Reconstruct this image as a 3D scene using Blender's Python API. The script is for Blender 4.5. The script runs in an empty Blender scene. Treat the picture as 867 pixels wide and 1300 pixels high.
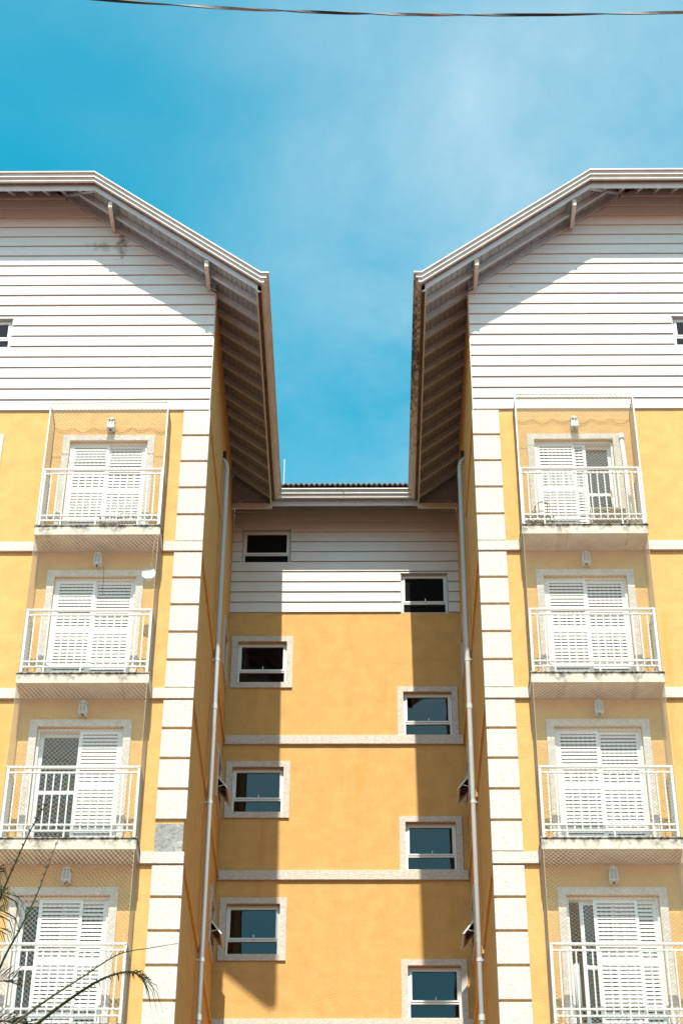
import bpy, math, random
from mathutils import Vector, Matrix, Quaternion
R = random.Random(7)
SC = bpy.context.scene
COL = SC.collection
ZO = 23.0                 # height of the siding line above the ground; all z below are relative to it
XC = -0.211               # plan symmetry axis of the two gabled blocks
D = 6.24                  # depth of the recess

# ------------------------------------------------------------------ camera
PITCH, YAW, ROLL, FPX = 0.6432967659925629, -0.015196853460882325, 0.006497444999680795, 2458.802
def cam_axes():
    rz = Matrix.Rotation(-YAW, 3, 'Z')
    c, s = math.cos(PITCH), math.sin(PITCH)
    r0 = rz @ Vector((1, 0, 0)); u0 = rz @ Vector((0, -s, c)); f = rz @ Vector((0, c, s))
    c, s = math.cos(ROLL), math.sin(ROLL)
    return c * r0 + s * u0, -s * r0 + c * u0, f
cr, cu, cf = cam_axes()
cd = bpy.data.cameras.new('camera')
cam = bpy.data.objects.new('camera', cd)
COL.objects.link(cam)
cd.sensor_fit = 'VERTICAL'; cd.sensor_height = 36.0; cd.sensor_width = 24.0
cd.lens = FPX / 1300 * 36.0
cd.clip_start = 0.1; cd.clip_end = 5000
cam.matrix_world = Matrix(((cr.x, cu.x, -cf.x, 0.19585), (cr.y, cu.y, -cf.y, -25.61017), (cr.z, cu.z, -cf.z, ZO - 21.37878), (0, 0, 0, 1)))
SC.camera = cam

# ------------------------------------------------------------------ world, sun, exposure
SUN_DIR = Vector((0.018, 1.0, -1.475)).normalized()
EL = math.asin(-SUN_DIR.z)
W = bpy.data.worlds.new('World'); SC.world = W; W.use_nodes = True
nt = W.node_tree; nt.nodes.clear()
def N(t, tree, **kw):
    n = tree.nodes.new(t)
    for k, v in kw.items(): setattr(n, k, v)
    return n
out = N('ShaderNodeOutputWorld', nt); bg = N('ShaderNodeBackground', nt)
sky = N('ShaderNodeTexSky', nt, sky_type='NISHITA', sun_disc=False, sun_elevation=EL, sun_rotation=math.radians(181),
        altitude=300, air_density=1.0, dust_density=1.0, ozone_density=1.0)
tc = N('ShaderNodeTexCoord', nt)
mp = N('ShaderNodeMapping', nt); mp.inputs['Scale'].default_value = (1.0, 1.0, 1.5); mp.inputs['Location'].default_value = (8.47, 11.41, 2.84)
n1 = N('ShaderNodeTexNoise', nt); n1.inputs['Scale'].default_value = 3.2; n1.inputs['Detail'].default_value = 9; n1.inputs['Roughness'].default_value = 0.62; n1.inputs["Distortion"].default_value = 0.25
n2 = N('ShaderNodeTexNoise', nt); n2.inputs['Scale'].default_value = 1.5; n2.inputs['Detail'].default_value = 3
cr1 = N('ShaderNodeMapRange', nt); cr1.inputs[1].default_value = 0.32; cr1.inputs[2].default_value = 0.80; cr1.inputs[3].default_value = 0.0; cr1.inputs[4].default_value = 0.75
cr2 = N('ShaderNodeMapRange', nt); cr2.inputs[1].default_value = 0.36; cr2.inputs[2].default_value = 0.64; cr2.inputs[3].default_value = 0.05; cr2.inputs[4].default_value = 1.0
mul = N('ShaderNodeMath', nt, operation='MULTIPLY')
tint = N('ShaderNodeHueSaturation', nt); tint.inputs['Hue'].default_value = 0.447; tint.inputs['Saturation'].default_value = 1.7; tint.inputs['Value'].default_value = 1.53
mix = N('ShaderNodeMix', nt, data_type='RGBA'); mix.inputs['B'].default_value = (6.8, 7.1, 7.2, 1)
L = nt.links.new
L(tc.outputs['Generated'], mp.inputs[0]); L(mp.outputs[0], n1.inputs[0]); L(mp.outputs[0], n2.inputs[0])
L(n1.outputs[0], cr1.inputs[0]); L(n2.outputs[0], cr2.inputs[0]); L(cr1.outputs[0], mul.inputs[0]); L(cr2.outputs[0], mul.inputs[1])
L(sky.outputs[0], tint.inputs['Color']); L(tint.outputs['Color'], mix.inputs['A']); L(mul.outputs[0], mix.inputs[0])
L(mix.outputs['Result'], bg.inputs[0]); L(bg.outputs[0], out.inputs[0])
bg.inputs[1].default_value = 0.13
sd = bpy.data.lights.new('sun', 'SUN'); sd.energy = 5.0; sd.angle = math.radians(0.5); sd.color = (1.0, 0.995, 0.86)
so = bpy.data.objects.new('sun', sd); COL.objects.link(so); so.rotation_euler = SUN_DIR.to_track_quat('-Z', 'Y').to_euler(); so.location = (0, -30, 60)
SC.view_settings.view_transform = 'Standard'; SC.view_settings.look = 'None'; SC.view_settings.exposure = 0.44; SC.view_settings.gamma = 1.0
SC.cycles.max_bounces = 8; SC.cycles.diffuse_bounces = 2; SC.cycles.transparent_max_bounces = 12

# ------------------------------------------------------------------ materials
def mat(name, col, rough=0.7, var=0.08, scale=6.0, bump=0.0, bscale=60.0, stretch=(1, 1, 1), metal=0.0, spec=0.3, dark=None, stain=None):
    """Plain paint/stone: base colour broken by two noises, a fine bump, optional stains (colour, threshold, scale, stretch)."""
    m = bpy.data.materials.new(name); m.use_nodes = True; t = m.node_tree; b = t.nodes['Principled BSDF']; l = t.links.new
    b.inputs['Roughness'].default_value = rough; b.inputs['Metallic'].default_value = metal
    b.inputs['Specular IOR Level'].default_value = spec
    c = N('ShaderNodeTexCoord', t); mpn = N('ShaderNodeMapping', t); mpn.inputs['Scale'].default_value = stretch
    l(c.outputs['Object'], mpn.inputs[0])
    a = N('ShaderNodeTexNoise', t); a.inputs['Scale'].default_value = scale; a.inputs['Detail'].default_value = 7; a.inputs['Roughness'].default_value = 0.65
    l(mpn.outputs[0], a.inputs[0])
    r = N('ShaderNodeMapRange', t); r.inputs[1].default_value = 0.25; r.inputs[2].default_value = 0.75
    l(a.outputs[0], r.inputs[0])
    mx = N('ShaderNodeMix', t, data_type='RGBA')
    d = dark or tuple(v * (1 - 2 * var) for v in col)
    mx.inputs['A'].default_value = (*d, 1); mx.inputs['B'].default_value = (*[min(1, v * (1 + 0.5 * var)) for v in col], 1)
    l(r.outputs[0], mx.inputs[0]); last = mx.outputs['Result']
    for (sc_, th, ns, st) in (stain or []):
        sm = N('ShaderNodeMapping', t); sm.inputs['Scale'].default_value = st; sm.inputs['Location'].default_value = (3.1, 1.7, 0.4)
        l(c.outputs['Object'], sm.inputs[0])
        sn = N('ShaderNodeTexNoise', t); sn.inputs['Scale'].default_value = ns; sn.inputs['Detail'].default_value = 5
        l(sm.outputs[0], sn.inputs[0])
        sr = N('ShaderNodeMapRange', t); sr.inputs[1].default_value = th; sr.inputs[2].default_value = th + 0.16; sr.inputs[4].default_value = 0.85
        l(sn.outputs[0], sr.inputs[0])
        sx = N('ShaderNodeMix', t, data_type='RGBA'); sx.inputs['B'].default_value = (*sc_, 1)
        l(sr.outputs[0], sx.inputs[0]); l(last, sx.inputs['A']); last = sx.outputs['Result']
    l(last, b.inputs['Base Color'])
    if bump:
        bn = N('ShaderNodeTexNoise', t); bn.inputs['Scale'].default_value = bscale; bn.inputs['Detail'].default_value = 4
        l(mpn.outputs[0], bn.inputs[0])
        bb = N('ShaderNodeBump', t); bb.inputs['Strength'].default_value = bump; bb.inputs['Distance'].default_value = 0.02
        l(bn.outputs[0], bb.inputs['Height']); l(bb.outputs[0], b.inputs['Normal'])
    m['last'] = 1
    return m
YEL = (0.75, 0.422, 0.152)
M = {}
M['yellow'] = mat('yellow_stucco', YEL, 0.9, 0.10, 3.5, 0.55, 55, spec=0.15, stain=[((0.64, 0.30, 0.06), 0.62, 1.3, (2.4, 2.4, 0.28))])
M['siding'] = mat('white_siding', (0.81, 0.735, 0.68), 0.6, 0.05, 5, 0.25, 40, stretch=(0.6, 1, 7), spec=0.25, stain=[((0.5, 0.44, 0.38), 0.70, 2.0, (1.5, 1, 4))])
M['trim'] = mat('white_stone_trim', (0.72, 0.63, 0.555), 0.8, 0.16, 18, 0.5, 45, spec=0.2)
M['slab'] = mat('balcony_concrete', (0.68, 0.585, 0.47), 0.85, 0.14, 5, 0.3, 40, spec=0.2)
M['metal'] = mat('white_painted_metal', (0.82, 0.81, 0.79), 0.4, 0.03, 12, spec=0.4)
M['pipe'] = mat('grey_white_pvc', (0.60, 0.585, 0.57), 0.45, 0.06, 5, stretch=(1, 1, 0.3), spec=0.4)
M['gutter'] = mat('painted_gutter', (0.72, 0.66, 0.60), 0.45, 0.1, 5, spec=0.4, stain=[((0.16, 0.12, 0.09), 0.72, 5, (1, 1, 1))])
M['fascia'] = mat('painted_fascia', (0.66, 0.68, 0.70), 0.55, 0.08, 4, 0.15, 30, spec=0.3, stain=[((0.30, 0.24, 0.18), 0.72, 4, (1, 1, 1))])
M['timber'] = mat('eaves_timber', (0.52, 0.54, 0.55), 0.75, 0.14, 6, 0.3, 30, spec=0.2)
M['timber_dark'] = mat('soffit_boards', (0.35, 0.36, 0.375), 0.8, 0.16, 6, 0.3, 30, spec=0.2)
M['tile'] = mat('weathered_roof_tile', (0.27, 0.21, 0.18), 0.9, 0.25, 5, 0.6, 25, spec=0.1)
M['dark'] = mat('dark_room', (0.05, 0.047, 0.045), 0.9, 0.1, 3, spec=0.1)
M['dark_reflection'] = mat('painted_dark_reflection', (0.012, 0.012, 0.012), 0.95, 0.2, 30, spec=0.05)  # plain black standing in for the dark eaves mirrored in the glass
M['ceiling'] = mat('room_ceiling', (0.32, 0.30, 0.28), 0.9, 0.05, 3, spec=0.1)
M['patch'] = mat('bare_cement', (0.36, 0.345, 0.325), 0.95, 0.22, 14, 0.8, 25, spec=0.1, stain=[((0.62, 0.59, 0.55), 0.56, 8, (1, 1, 1))])
M['net'] = mat('nylon_cord', (0.52, 0.40, 0.27), 0.7, 0.06, 20, spec=0.2)
M['curtain'] = mat('grey_curtain', (0.24, 0.22, 0.21), 0.95, 0.2, 3, 0.3, 30, stretch=(6, 6, 0.5), spec=0.1)
M['curtain_white'] = mat('lace_curtain', (0.62, 0.68, 0.70), 0.95, 0.18, 3, 0.3, 30, stretch=(8, 8, 0.6), spec=0.1)
M['frosted'] = mat('lantern_glass', (0.45, 0.45, 0.44), 0.25, 0.1, 8, spec=0.5)
M['black'] = mat('black_plastic', (0.03, 0.03, 0.032), 0.5, 0.2, 12, spec=0.4)
M['beige'] = mat('beige_casing', (0.62, 0.55, 0.46), 0.55, 0.07, 6, spec=0.3)
M['brown'] = mat('brown_grille', (0.24, 0.16, 0.115), 0.6, 0.12, 12, spec=0.3)
M['grey_cloth'] = mat('grey_plastic_film', (0.66, 0.66, 0.67), 0.6, 0.1, 9, 0.6, 14, spec=0.3)
M['orange'] = mat('orange_plastic', (0.72, 0.26, 0.04), 0.5, 0.06, 12, spec=0.4)
M['cable'] = mat('cable_sheath', (0.04, 0.036, 0.04), 0.6, 0.2, 6, spec=0.2)
M['cable_light'] = mat('pale_cable_face', (0.30, 0.285, 0.285), 0.65, 0.25, 4, spec=0.15)  # lighter grey for one face of the strap
M['palm'] = mat('palm_leaf', (0.036, 0.043, 0.014), 0.6, 0.25, 5, spec=0.15)
M['palm_dry'] = mat('olive_leaflet', (0.085, 0.072, 0.024), 0.6, 0.25, 5, spec=0.3)
M['bark'] = mat('palm_bark', (0.17, 0.13, 0.10), 0.95, 0.25, 8, 0.8, 14, spec=0.1)
M['ground'] = mat('dry_ground', (0.23, 0.105, 0.08), 0.95, 0.1, 0.5, 0.3, 6, spec=0.1)
M['paving'] = mat('light_paving', (0.24, 0.112, 0.086), 0.9, 0.08, 1.5, 0.2, 12, spec=0.15)
def glass_mat():
    m = bpy.data.materials.new('window_glass'); m.use_nodes = True; t = m.node_tree; t.nodes.clear(); l = t.links.new
    o = N('ShaderNodeOutputMaterial', t); g = N('ShaderNodeBsdfGlossy', t); tr = N('ShaderNodeBsdfTransparent', t); mx = N('ShaderNodeMixShader', t)
    g.inputs['Roughness'].default_value = 0.004; g.inputs['Color'].default_value = (0.97, 0.88, 0.82, 1); tr.inputs['Color'].default_value = (0.62, 0.68, 0.68, 1)
    fr = N('ShaderNodeFresnel', t); fr.inputs['IOR'].default_value = 1.52
    nz = N('ShaderNodeTexNoise', t); nz.inputs['Scale'].default_value = 2.2; nz.inputs['Detail'].default_value = 1
    c = N('ShaderNodeTexCoord', t); bp = N('ShaderNodeBump', t); bp.inputs['Strength'].default_value = 0.05; bp.inputs['Distance'].default_value = 0.02
    l(c.outputs['Object'], nz.inputs[0]); l(nz.outputs[0], bp.inputs['Height']); l(bp.outputs[0], g.inputs['Normal'])
    l(fr.outputs[0], mx.inputs[0]); l(tr.outputs[0], mx.inputs[1]); l(g.outputs[0], mx.inputs[2]); l(mx.outputs[0], o.inputs[0])
    return m
M['glass'] = glass_mat()
def add_stain(m, fn):
    """Put a located stain over a material's base colour: fn(tree, coords socket) returns (factor socket, colour)."""
    t = m.node_tree; b = t.nodes['Principled BSDF']; old = b.inputs['Base Color'].links[0].from_socket
    c = N('ShaderNodeTexCoord', t)
    fac, col = fn(t, c.outputs['Object'])
    mx = N('ShaderNodeMix', t, data_type='RGBA'); mx.inputs['B'].default_value = (*col, 1)
    t.links.new(old, mx.inputs['A']); t.links.new(fac, mx.inputs[0]); t.links.new(mx.outputs['Result'], b.inputs['Base Color'])
def drip(t, co):
    """Dark mould running down from the slab's top edge (slab origin = its top front edge)."""
    l = t.links.new
    sp = N('ShaderNodeSeparateXYZ', t); l(co, sp.inputs[0])
    oi = N('ShaderNodeObjectInfo', t)
    ad = N('ShaderNodeMath', t, operation='MULTIPLY_ADD'); ad.inputs[1].default_value = 40.0; l(oi.outputs['Random'], ad.inputs[0]); l(sp.outputs[0], ad.inputs[2])
    cb = N('ShaderNodeCombineXYZ', t); l(ad.outputs[0], cb.inputs[0])
    n = N('ShaderNodeTexNoise', t); n.inputs['Scale'].default_value = 3.6; n.inputs['Detail'].default_value = 3; l(cb.outputs[0], n.inputs[0])
    a = N('ShaderNodeMapRange', t); a.inputs[1].default_value = 0.43; a.inputs[2].default_value = 0.60; a.inputs[3].default_value = 0.012; a.inputs[4].default_value = 0.21; l(n.outputs[0], a.inputs[0])
    ng = N('ShaderNodeMath', t, operation='MULTIPLY'); ng.inputs[1].default_value = -1; l(sp.outputs[2], ng.inputs[0])
    dv = N('ShaderNodeMath', t, operation='DIVIDE'); l(ng.outputs[0], dv.inputs[0]); l(a.outputs[0], dv.inputs[1])
    f = N('ShaderNodeMapRange', t); f.inputs[1].default_value = 1.25; f.inputs[2].default_value = 0.15; f.inputs[3].default_value = 0; f.inputs[4].default_value = 0.92; l(dv.outputs[0], f.inputs[0])
    n3 = N('ShaderNodeTexNoise', t); n3.inputs['Scale'].default_value = 14; n3.inputs['Detail'].default_value = 5; l(co, n3.inputs[0])
    r3 = N('ShaderNodeMapRange', t); r3.inputs[1].default_value = 0.35; r3.inputs[2].default_value = 0.6; l(n3.outputs[0], r3.inputs[0])
    mm = N('ShaderNodeMath', t, operation='MULTIPLY'); l(f.outputs[0], mm.inputs[0]); l(r3.outputs[0], mm.inputs[1])
    return mm.outputs[0], (0.07, 0.055, 0.045)
add_stain(M['slab'], drip)
def blot(centre, rad, col, amt=0.9):
    def fn(t, co):
        l = t.links.new
        s = N('ShaderNodeVectorMath', t, operation='SUBTRACT'); s.inputs[1].default_value = centre; l(co, s.inputs[0])
        v = N('ShaderNodeVectorMath', t, operation='DIVIDE'); v.inputs[1].default_value = rad; l(s.outputs[0], v.inputs[0])
        ln = N('ShaderNodeVectorMath', t, operation='LENGTH'); l(v.outputs[0], ln.inputs[0])
        n = N('ShaderNodeTexNoise', t); n.inputs['Scale'].default_value = 9; n.inputs['Detail'].default_value = 6; l(co, n.inputs[0])
        a = N('ShaderNodeMath', t, operation='MULTIPLY_ADD'); a.inputs[1].default_value = 2.4; l(n.outputs[0], a.inputs[0]); l(ln.outputs['Value'], a.inputs[2])
        f = N('ShaderNodeMapRange', t); f.inputs[1].default_value = 2.1; f.inputs[2].default_value = 1.3; f.inputs[3].default_value = 0; f.inputs[4].default_value = amt; l(a.outputs[0], f.inputs[0])
        return f.outputs[0], col
    return fn
M['siding_left'] = M['siding'].copy(); M['siding_left'].name = 'white_siding_with_mould'
M['gutter_mould'] = M['gutter'].copy(); M['gutter_mould'].name = 'gutter_with_black_mould'
add_stain(M['gutter_mould'], blot((1.05 - XC, 1.0, 2.33), (0.30, 3.2, 0.4), (0.035, 0.03, 0.028), 0.95))
add_stain(M['siding_left'], blot((-4.27 - XC, 0, 4.0), (0.13, 1, 0.42), (0.16, 0.12, 0.09)))
add_stain(M['siding_left'], blot((-4.62 - XC, 0, 3.95), (0.30, 1, 0.15), (0.35, 0.30, 0.25), 0.6))

# ------------------------------------------------------------------ mesh helpers
class MB:
    def __init__(s): s.v = []; s.f = []
    def quad(s, *p):
        i = len(s.v); s.v += [tuple(q) for q in p]; s.f.append(tuple(range(i, i + len(p)))); return s
    def hexa(s, p):          # 8 points: bottom ring 0-3 (ccw from above), top ring 4-7
        i = len(s.v); s.v += [tuple(q) for q in p]
        s.f += [tuple(i + k for k in q) for q in ((3, 2, 1, 0), (4, 5, 6, 7), (0, 1, 5, 4), (1, 2, 6, 5), (2, 3, 7, 6), (3, 0, 4, 7))]; return s
    def box(s, x0, x1, y0, y1, z0, z1):
        x0, x1 = min(x0, x1), max(x0, x1); y0, y1 = min(y0, y1), max(y0, y1); z0, z1 = min(z0, z1), max(z0, z1)
        return s.hexa([(x0, y0, z0), (x1, y0, z0), (x1, y1, z0), (x0, y1, z0), (x0, y0, z1), (x1, y0, z1), (x1, y1, z1), (x0, y1, z1)])
    def loft(s, rings, caps=True):
        i = len(s.v); n = len(rings[0])
        for r in rings: s.v += [tuple(q) for q in r]
        for k in range(len(rings) - 1):
            for j in range(n):
                a = i + k * n + j; b = i + k * n + (j + 1) % n
                s.f.append((a, b, b + n, a + n))
        if caps:
            s.f.append(tuple(reversed(range(i, i + n)))); e = i + (len(rings) - 1) * n; s.f.append(tuple(range(e, e + n)))
        return s
    def tube(s, pts, r, n=8, caps=True):
        pts = [Vector(p) for p in pts]; rings = []
        rad = r if isinstance(r, (list, tuple)) else [r] * len(pts)
        t0 = (pts[1] - pts[0]).normalized()
        up = Vector((0, 0, 1)) if abs(t0.z) < 0.9 else Vector((1, 0, 0))
        x = t0.cross(up).normalized()
        for k, p in enumerate(pts):
            t = (pts[min(k + 1, len(pts) - 1)] - pts[max(k - 1, 0)]).normalized()
            x = (x - t * x.dot(t)).normalized(); y = t.cross(x)
            rings.append([p + (x * math.cos(2 * math.pi * j / n) + y * math.sin(2 * math.pi * j / n)) * rad[k] for j in range(n)])
        return s.loft(rings, caps)
ORG = {}
NORM = {'fix': True}
def place(o, parent, org, rz=None):
    base = ORG[parent.name] if parent else Vector((0, 0, -ZO))
    o.parent = parent; o.location = org - base
    COL.objects.link(o); ORG[o.name] = org
def mk(name, mb, m, parent=None, at=None, bevel=0.0, kind=None, smooth=False):
    org = Vector(at) if at is not None else (ORG[parent.name].copy() if parent else Vector((0, 0, -ZO)))
    me = bpy.data.meshes.new(name)
    me.from_pydata([tuple(Vector(v) - org) for v in mb.v], [], mb.f); me.update()
    me.materials.append(M[m] if isinstance(m, str) else m)
    import bmesh
    bm = bmesh.new(); bm.from_mesh(me); bmesh.ops.recalc_face_normals(bm, faces=bm.faces); bm.to_mesh(me); bm.free()
    if smooth:
        for p in me.polygons: p.use_smooth = True
    o = bpy.data.objects.new(name, me); place(o, parent, org)
    if bevel:
        b = o.modifiers.new('bevel', 'BEVEL'); b.width = bevel; b.segments = 1; b.limit_method = 'ANGLE'
    if kind: o['kind'] = kind
    return o
def rep(src, parent, at, m=None):
    """Another object of the same mesh, at another place."""
    o = src.copy(); place(o, parent, Vector(at))
    for k in ('label', 'group'):
        if k in o: del o[k]
    return o
def empty(name, at, label, cat, group=None):
    o = bpy.data.objects.new(name, None); o.empty_display_size = 0.3; place(o, None, Vector(at)); tag(o, label, cat, group); return o
def tag(o, label, cat=None, group=None):
    o['label'] = label
    if cat: o['category'] = cat
    if group: o['group'] = group
    return o
def wall_sheet(mb, fr, a0, a1, z0, z1, holes, thick):
    """A wall in the plane given by fr(a, depth, z); rectangular openings keep their reveals."""
    As = sorted({a0, a1, *[h[0] for h in holes], *[h[1] for h in holes]}); Zs = sorted({z0, z1, *[h[2] for h in holes], *[h[3] for h in holes]})
    inside = lambda a, z: any(h[0] < a < h[1] and h[2] < z < h[3] for h in holes)
    for i in range(len(As) - 1):
        for j in range(len(Zs) - 1):
            if not inside((As[i] + As[i + 1]) / 2, (Zs[j] + Zs[j + 1]) / 2):
                for d in (0, thick):
                    mb.quad(fr(As[i], d, Zs[j]), fr(As[i + 1], d, Zs[j]), fr(As[i + 1], d, Zs[j + 1]), fr(As[i], d, Zs[j + 1]))
    for (p, q, r, s) in list(holes) + [(a0, a1, z0, z1)]:
        mb.quad(fr(p, 0, r), fr(p, thick, r), fr(p, thick, s), fr(p, 0, s)); mb.quad(fr(q, 0, r), fr(q, thick, r), fr(q, thick, s), fr(q, 0, s))
        mb.quad(fr(p, 0, r), fr(q, 0, r), fr(q, thick, r), fr(p, thick, r)); mb.quad(fr(p, 0, s), fr(q, 0, s), fr(q, thick, s), fr(p, thick, s))
    return mb
FLOORS = [-2.99 - 2.8 * k for k in range(8)]           # bottoms of the string courses / balcony slabs
BT = 0.19                                              # height of a string course
GZ = -ZO
# eaves
UO, OV = 1.27, 0.93                                    # outer gutter edge in the recess (from the axis), and overhang in front
TOP, S = 2.41, 0.82                                    # gutter top height, roof slope
UW = 2.276                                             # recess wall (from the axis)
UF, ZF = UO + 0.225, 2.14                               # inner face of fascia, underside of rafters there
UB = 1.41 + (4.98 - TOP) / S                           # where the verge turns level
UC = 6.61                                              # centre line of a gable
def under(u): return ZF + S * (u - UF)                 # underside of rafters
def topz(u): return TOP if u < 1.41 else min(TOP + S * (u - 1.41), 4.98)
HIPZ = ZF + 4.98 - TOP
def hip(y): return HIPZ + S * (y + OV - 0.225)

# ------------------------------------------------------------------ ground
g = MB(); g.quad((-900, -900, GZ), (900, -900, GZ), (900, 900, GZ), (-900, 900, GZ)); o = mk('ground', g, 'ground', kind='structure')
g = MB(); g.box(-14, 14, -6, 40, GZ + 0.004, GZ + 0.12); mk('pavement', g, 'paving', kind='structure')

# ------------------------------------------------------------------ gabled blocks
WHO = {-1: 'left', 1: 'right'}
GEO = {-1: dict(slab=(2.89, 4.92), door=(3.279, 4.599), lamp=3.915), 1: dict(slab=(2.92, 4.95), door=(3.271, 4.601), lamp=3.965)}
def shutter_panel(root, door, u0, u1, s, yf, zs, h):
    """Louvred sliding panel: frame as one part of the door, each slat a piece of its own."""
    X = lambda u: XC + s * u
    fb = MB(); w = 0.05; t = 0.026
    fb.box(X(u0), X(u0 + w), yf, yf + t, zs, zs + h); fb.box(X(u1 - w), X(u1), yf, yf + t, zs, zs + h)
    rails = [(0, 0.12), (1.03, 1.12), (h - 0.055, h)]
    for a, b in rails: fb.box(X(u0 + w), X(u1 - w), yf + 0.001, yf + t, zs + a, zs + b)
    p = mk('shutter_frame', fb, 'metal', door)
    key = ('slat', round(u1 - u0, 3))
    for (za, zb) in ((0.12, 1.03), (1.12, h - 0.055)):
        n = int((zb - za) / 0.0605); pit = (zb - za) / n
        for k in range(n):
            z = zs + za + pit * k
            xm = X((u0 + u1) / 2); hw = (u1 - u0) / 2 - w + 0.002
            if key not in CACHE:
                sb = MB(); y0 = yf + 0.002
                sb.hexa([(xm - hw, y0, z + 0.004), (xm + hw, y0, z + 0.004), (xm + hw, y0 + 0.006, z + 0.004), (xm - hw, y0 + 0.006, z + 0.004),
                         (xm - hw, y0 + 0.010, z + 0.046), (xm + hw, y0 + 0.010, z + 0.046), (xm + hw, y0 + 0.016, z + 0.046), (xm - hw, y0 + 0.016, z + 0.046)])
                CACHE[key] = mk('slat', sb, 'metal', door, at=(xm, yf, z))
            else: rep(CACHE[key], door, (xm, yf, z))
CACHE = {}
def frame_boxes(mb, fr, a0, a1, z0, z1, w, d0, d1):
    """Rectangular frame of section w between depths d0 and d1 in the plane fr."""
    def bx(p, q, r, t):
        mb.hexa([fr(p, d0, r), fr(q, d0, r), fr(q, d1, r), fr(p, d1, r), fr(p, d0, t), fr(q, d0, t), fr(q, d1, t), fr(p, d1, t)])
    bx(a0, a0 + w, z0, z1); bx(a1 - w, a1, z0, z1); bx(a0 + w, a1 - w, z0, z0 + w); bx(a0 + w, a1 - w, z1 - w, z1)
    return mb
def awning_window(root, fr, a0, a1, z0, z1, bar, surround=0.12, sill_to=None, open_sash=None, handle=True, dark_reflection=False):
    """Aluminium window with a big upper pane and a low bottom pane; surround = width of the stone trim (0: none)."""
    fb = MB(); frame_boxes(fb, fr, a0 + 0.002, a1 - 0.002, z0 + 0.002, z1 - 0.002, 0.04, 0.07, 0.12)
    def bx(mb, p, q, d0, d1, r, t): mb.hexa([fr(p, d0, r), fr(q, d0, r), fr(q, d1, r), fr(p, d1, r), fr(p, d0, t), fr(q, d0, t), fr(q, d1, t), fr(p, d1, t)])
    bx(fb, a0 + 0.042, a1 - 0.042, 0.071, 0.119, bar, bar + 0.03)
    w = mk('window', fb, 'metal', root)
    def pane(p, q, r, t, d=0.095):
        pb = MB(); bx(pb, p, q, d, d + 0.005, r, t); mk('dark_reflection_pane' if dark_reflection else 'pane', pb, 'dark_reflection' if dark_reflection else 'glass', w)
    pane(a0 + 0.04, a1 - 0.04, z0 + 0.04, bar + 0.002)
    if open_sash is None:
        sb = MB(); frame_boxes(sb, fr, a0 + 0.04, a1 - 0.04, bar + 0.034, z1 - 0.04, 0.032, 0.06, 0.105); mk('sash', sb, 'metal', w)
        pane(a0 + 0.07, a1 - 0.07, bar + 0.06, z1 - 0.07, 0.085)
        if handle:
            hb = MB(); c = a0 + (a1 - a0) * 0.52; bx(hb, c - 0.008, c + 0.008, 0.04, 0.06, bar + 0.045, bar + 0.12); bx(hb, c - 0.02, c + 0.02, 0.05, 0.06, bar + 0.04, bar + 0.06); mk('handle', hb, 'metal', w)
    else:
        # top-hung sash pushed outwards: hinge on the bar, lower rail out in front of the wall
        hz, drop, outd = open_sash
        f2 = lambda a, d, z: fr(a, 0.06 - (hz - z) / drop * outd - (d - 0.0) , z)
        sb = MB(); frame_boxes(sb, f2, a0 + 0.03, a1 - 0.03, hz - drop, hz, 0.035, 0.0, 0.03); mk('sash', sb, 'metal', w)
        pb = MB(); p, q, r, t = a0 + 0.06, a1 - 0.06, hz - drop + 0.03, hz - 0.03
        pb.hexa([f2(p, 0.012, r), f2(q, 0.012, r), f2(q, 0.017, r), f2(p, 0.017, r), f2(p, 0.012, t), f2(q, 0.012, t), f2(q, 0.017, t), f2(p, 0.017, t)]); mk('pane', pb, 'glass', w)
        ab = MB()
        for a in (a0 + 0.05, a1 - 0.05):
            ab.tube([fr(a, 0.08, hz - drop + 0.02), f2(a, 0.01, hz - drop * 0.75)], 0.008, 6)
        mk('stay_arm', ab, 'metal', w)
    if surround:
        tb = MB(); e = surround; lo = z0 - e if sill_to is None else sill_to
        bx(tb, a0 - e, a0, -0.035, 0.004, lo, z1 + e); bx(tb, a1, a1 + e, -0.035, 0.004, lo, z1 + e); bx(tb, a0, a1, -0.035, 0.004, z1, z1 + e)
        if sill_to is None: bx(tb, a0, a1, -0.035, 0.004, lo, z0)
        else: bx(tb, a0, a1, -0.035, 0.004, lo, z0)
        mk('window_surround', tb, 'trim', w)
    return w

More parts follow.
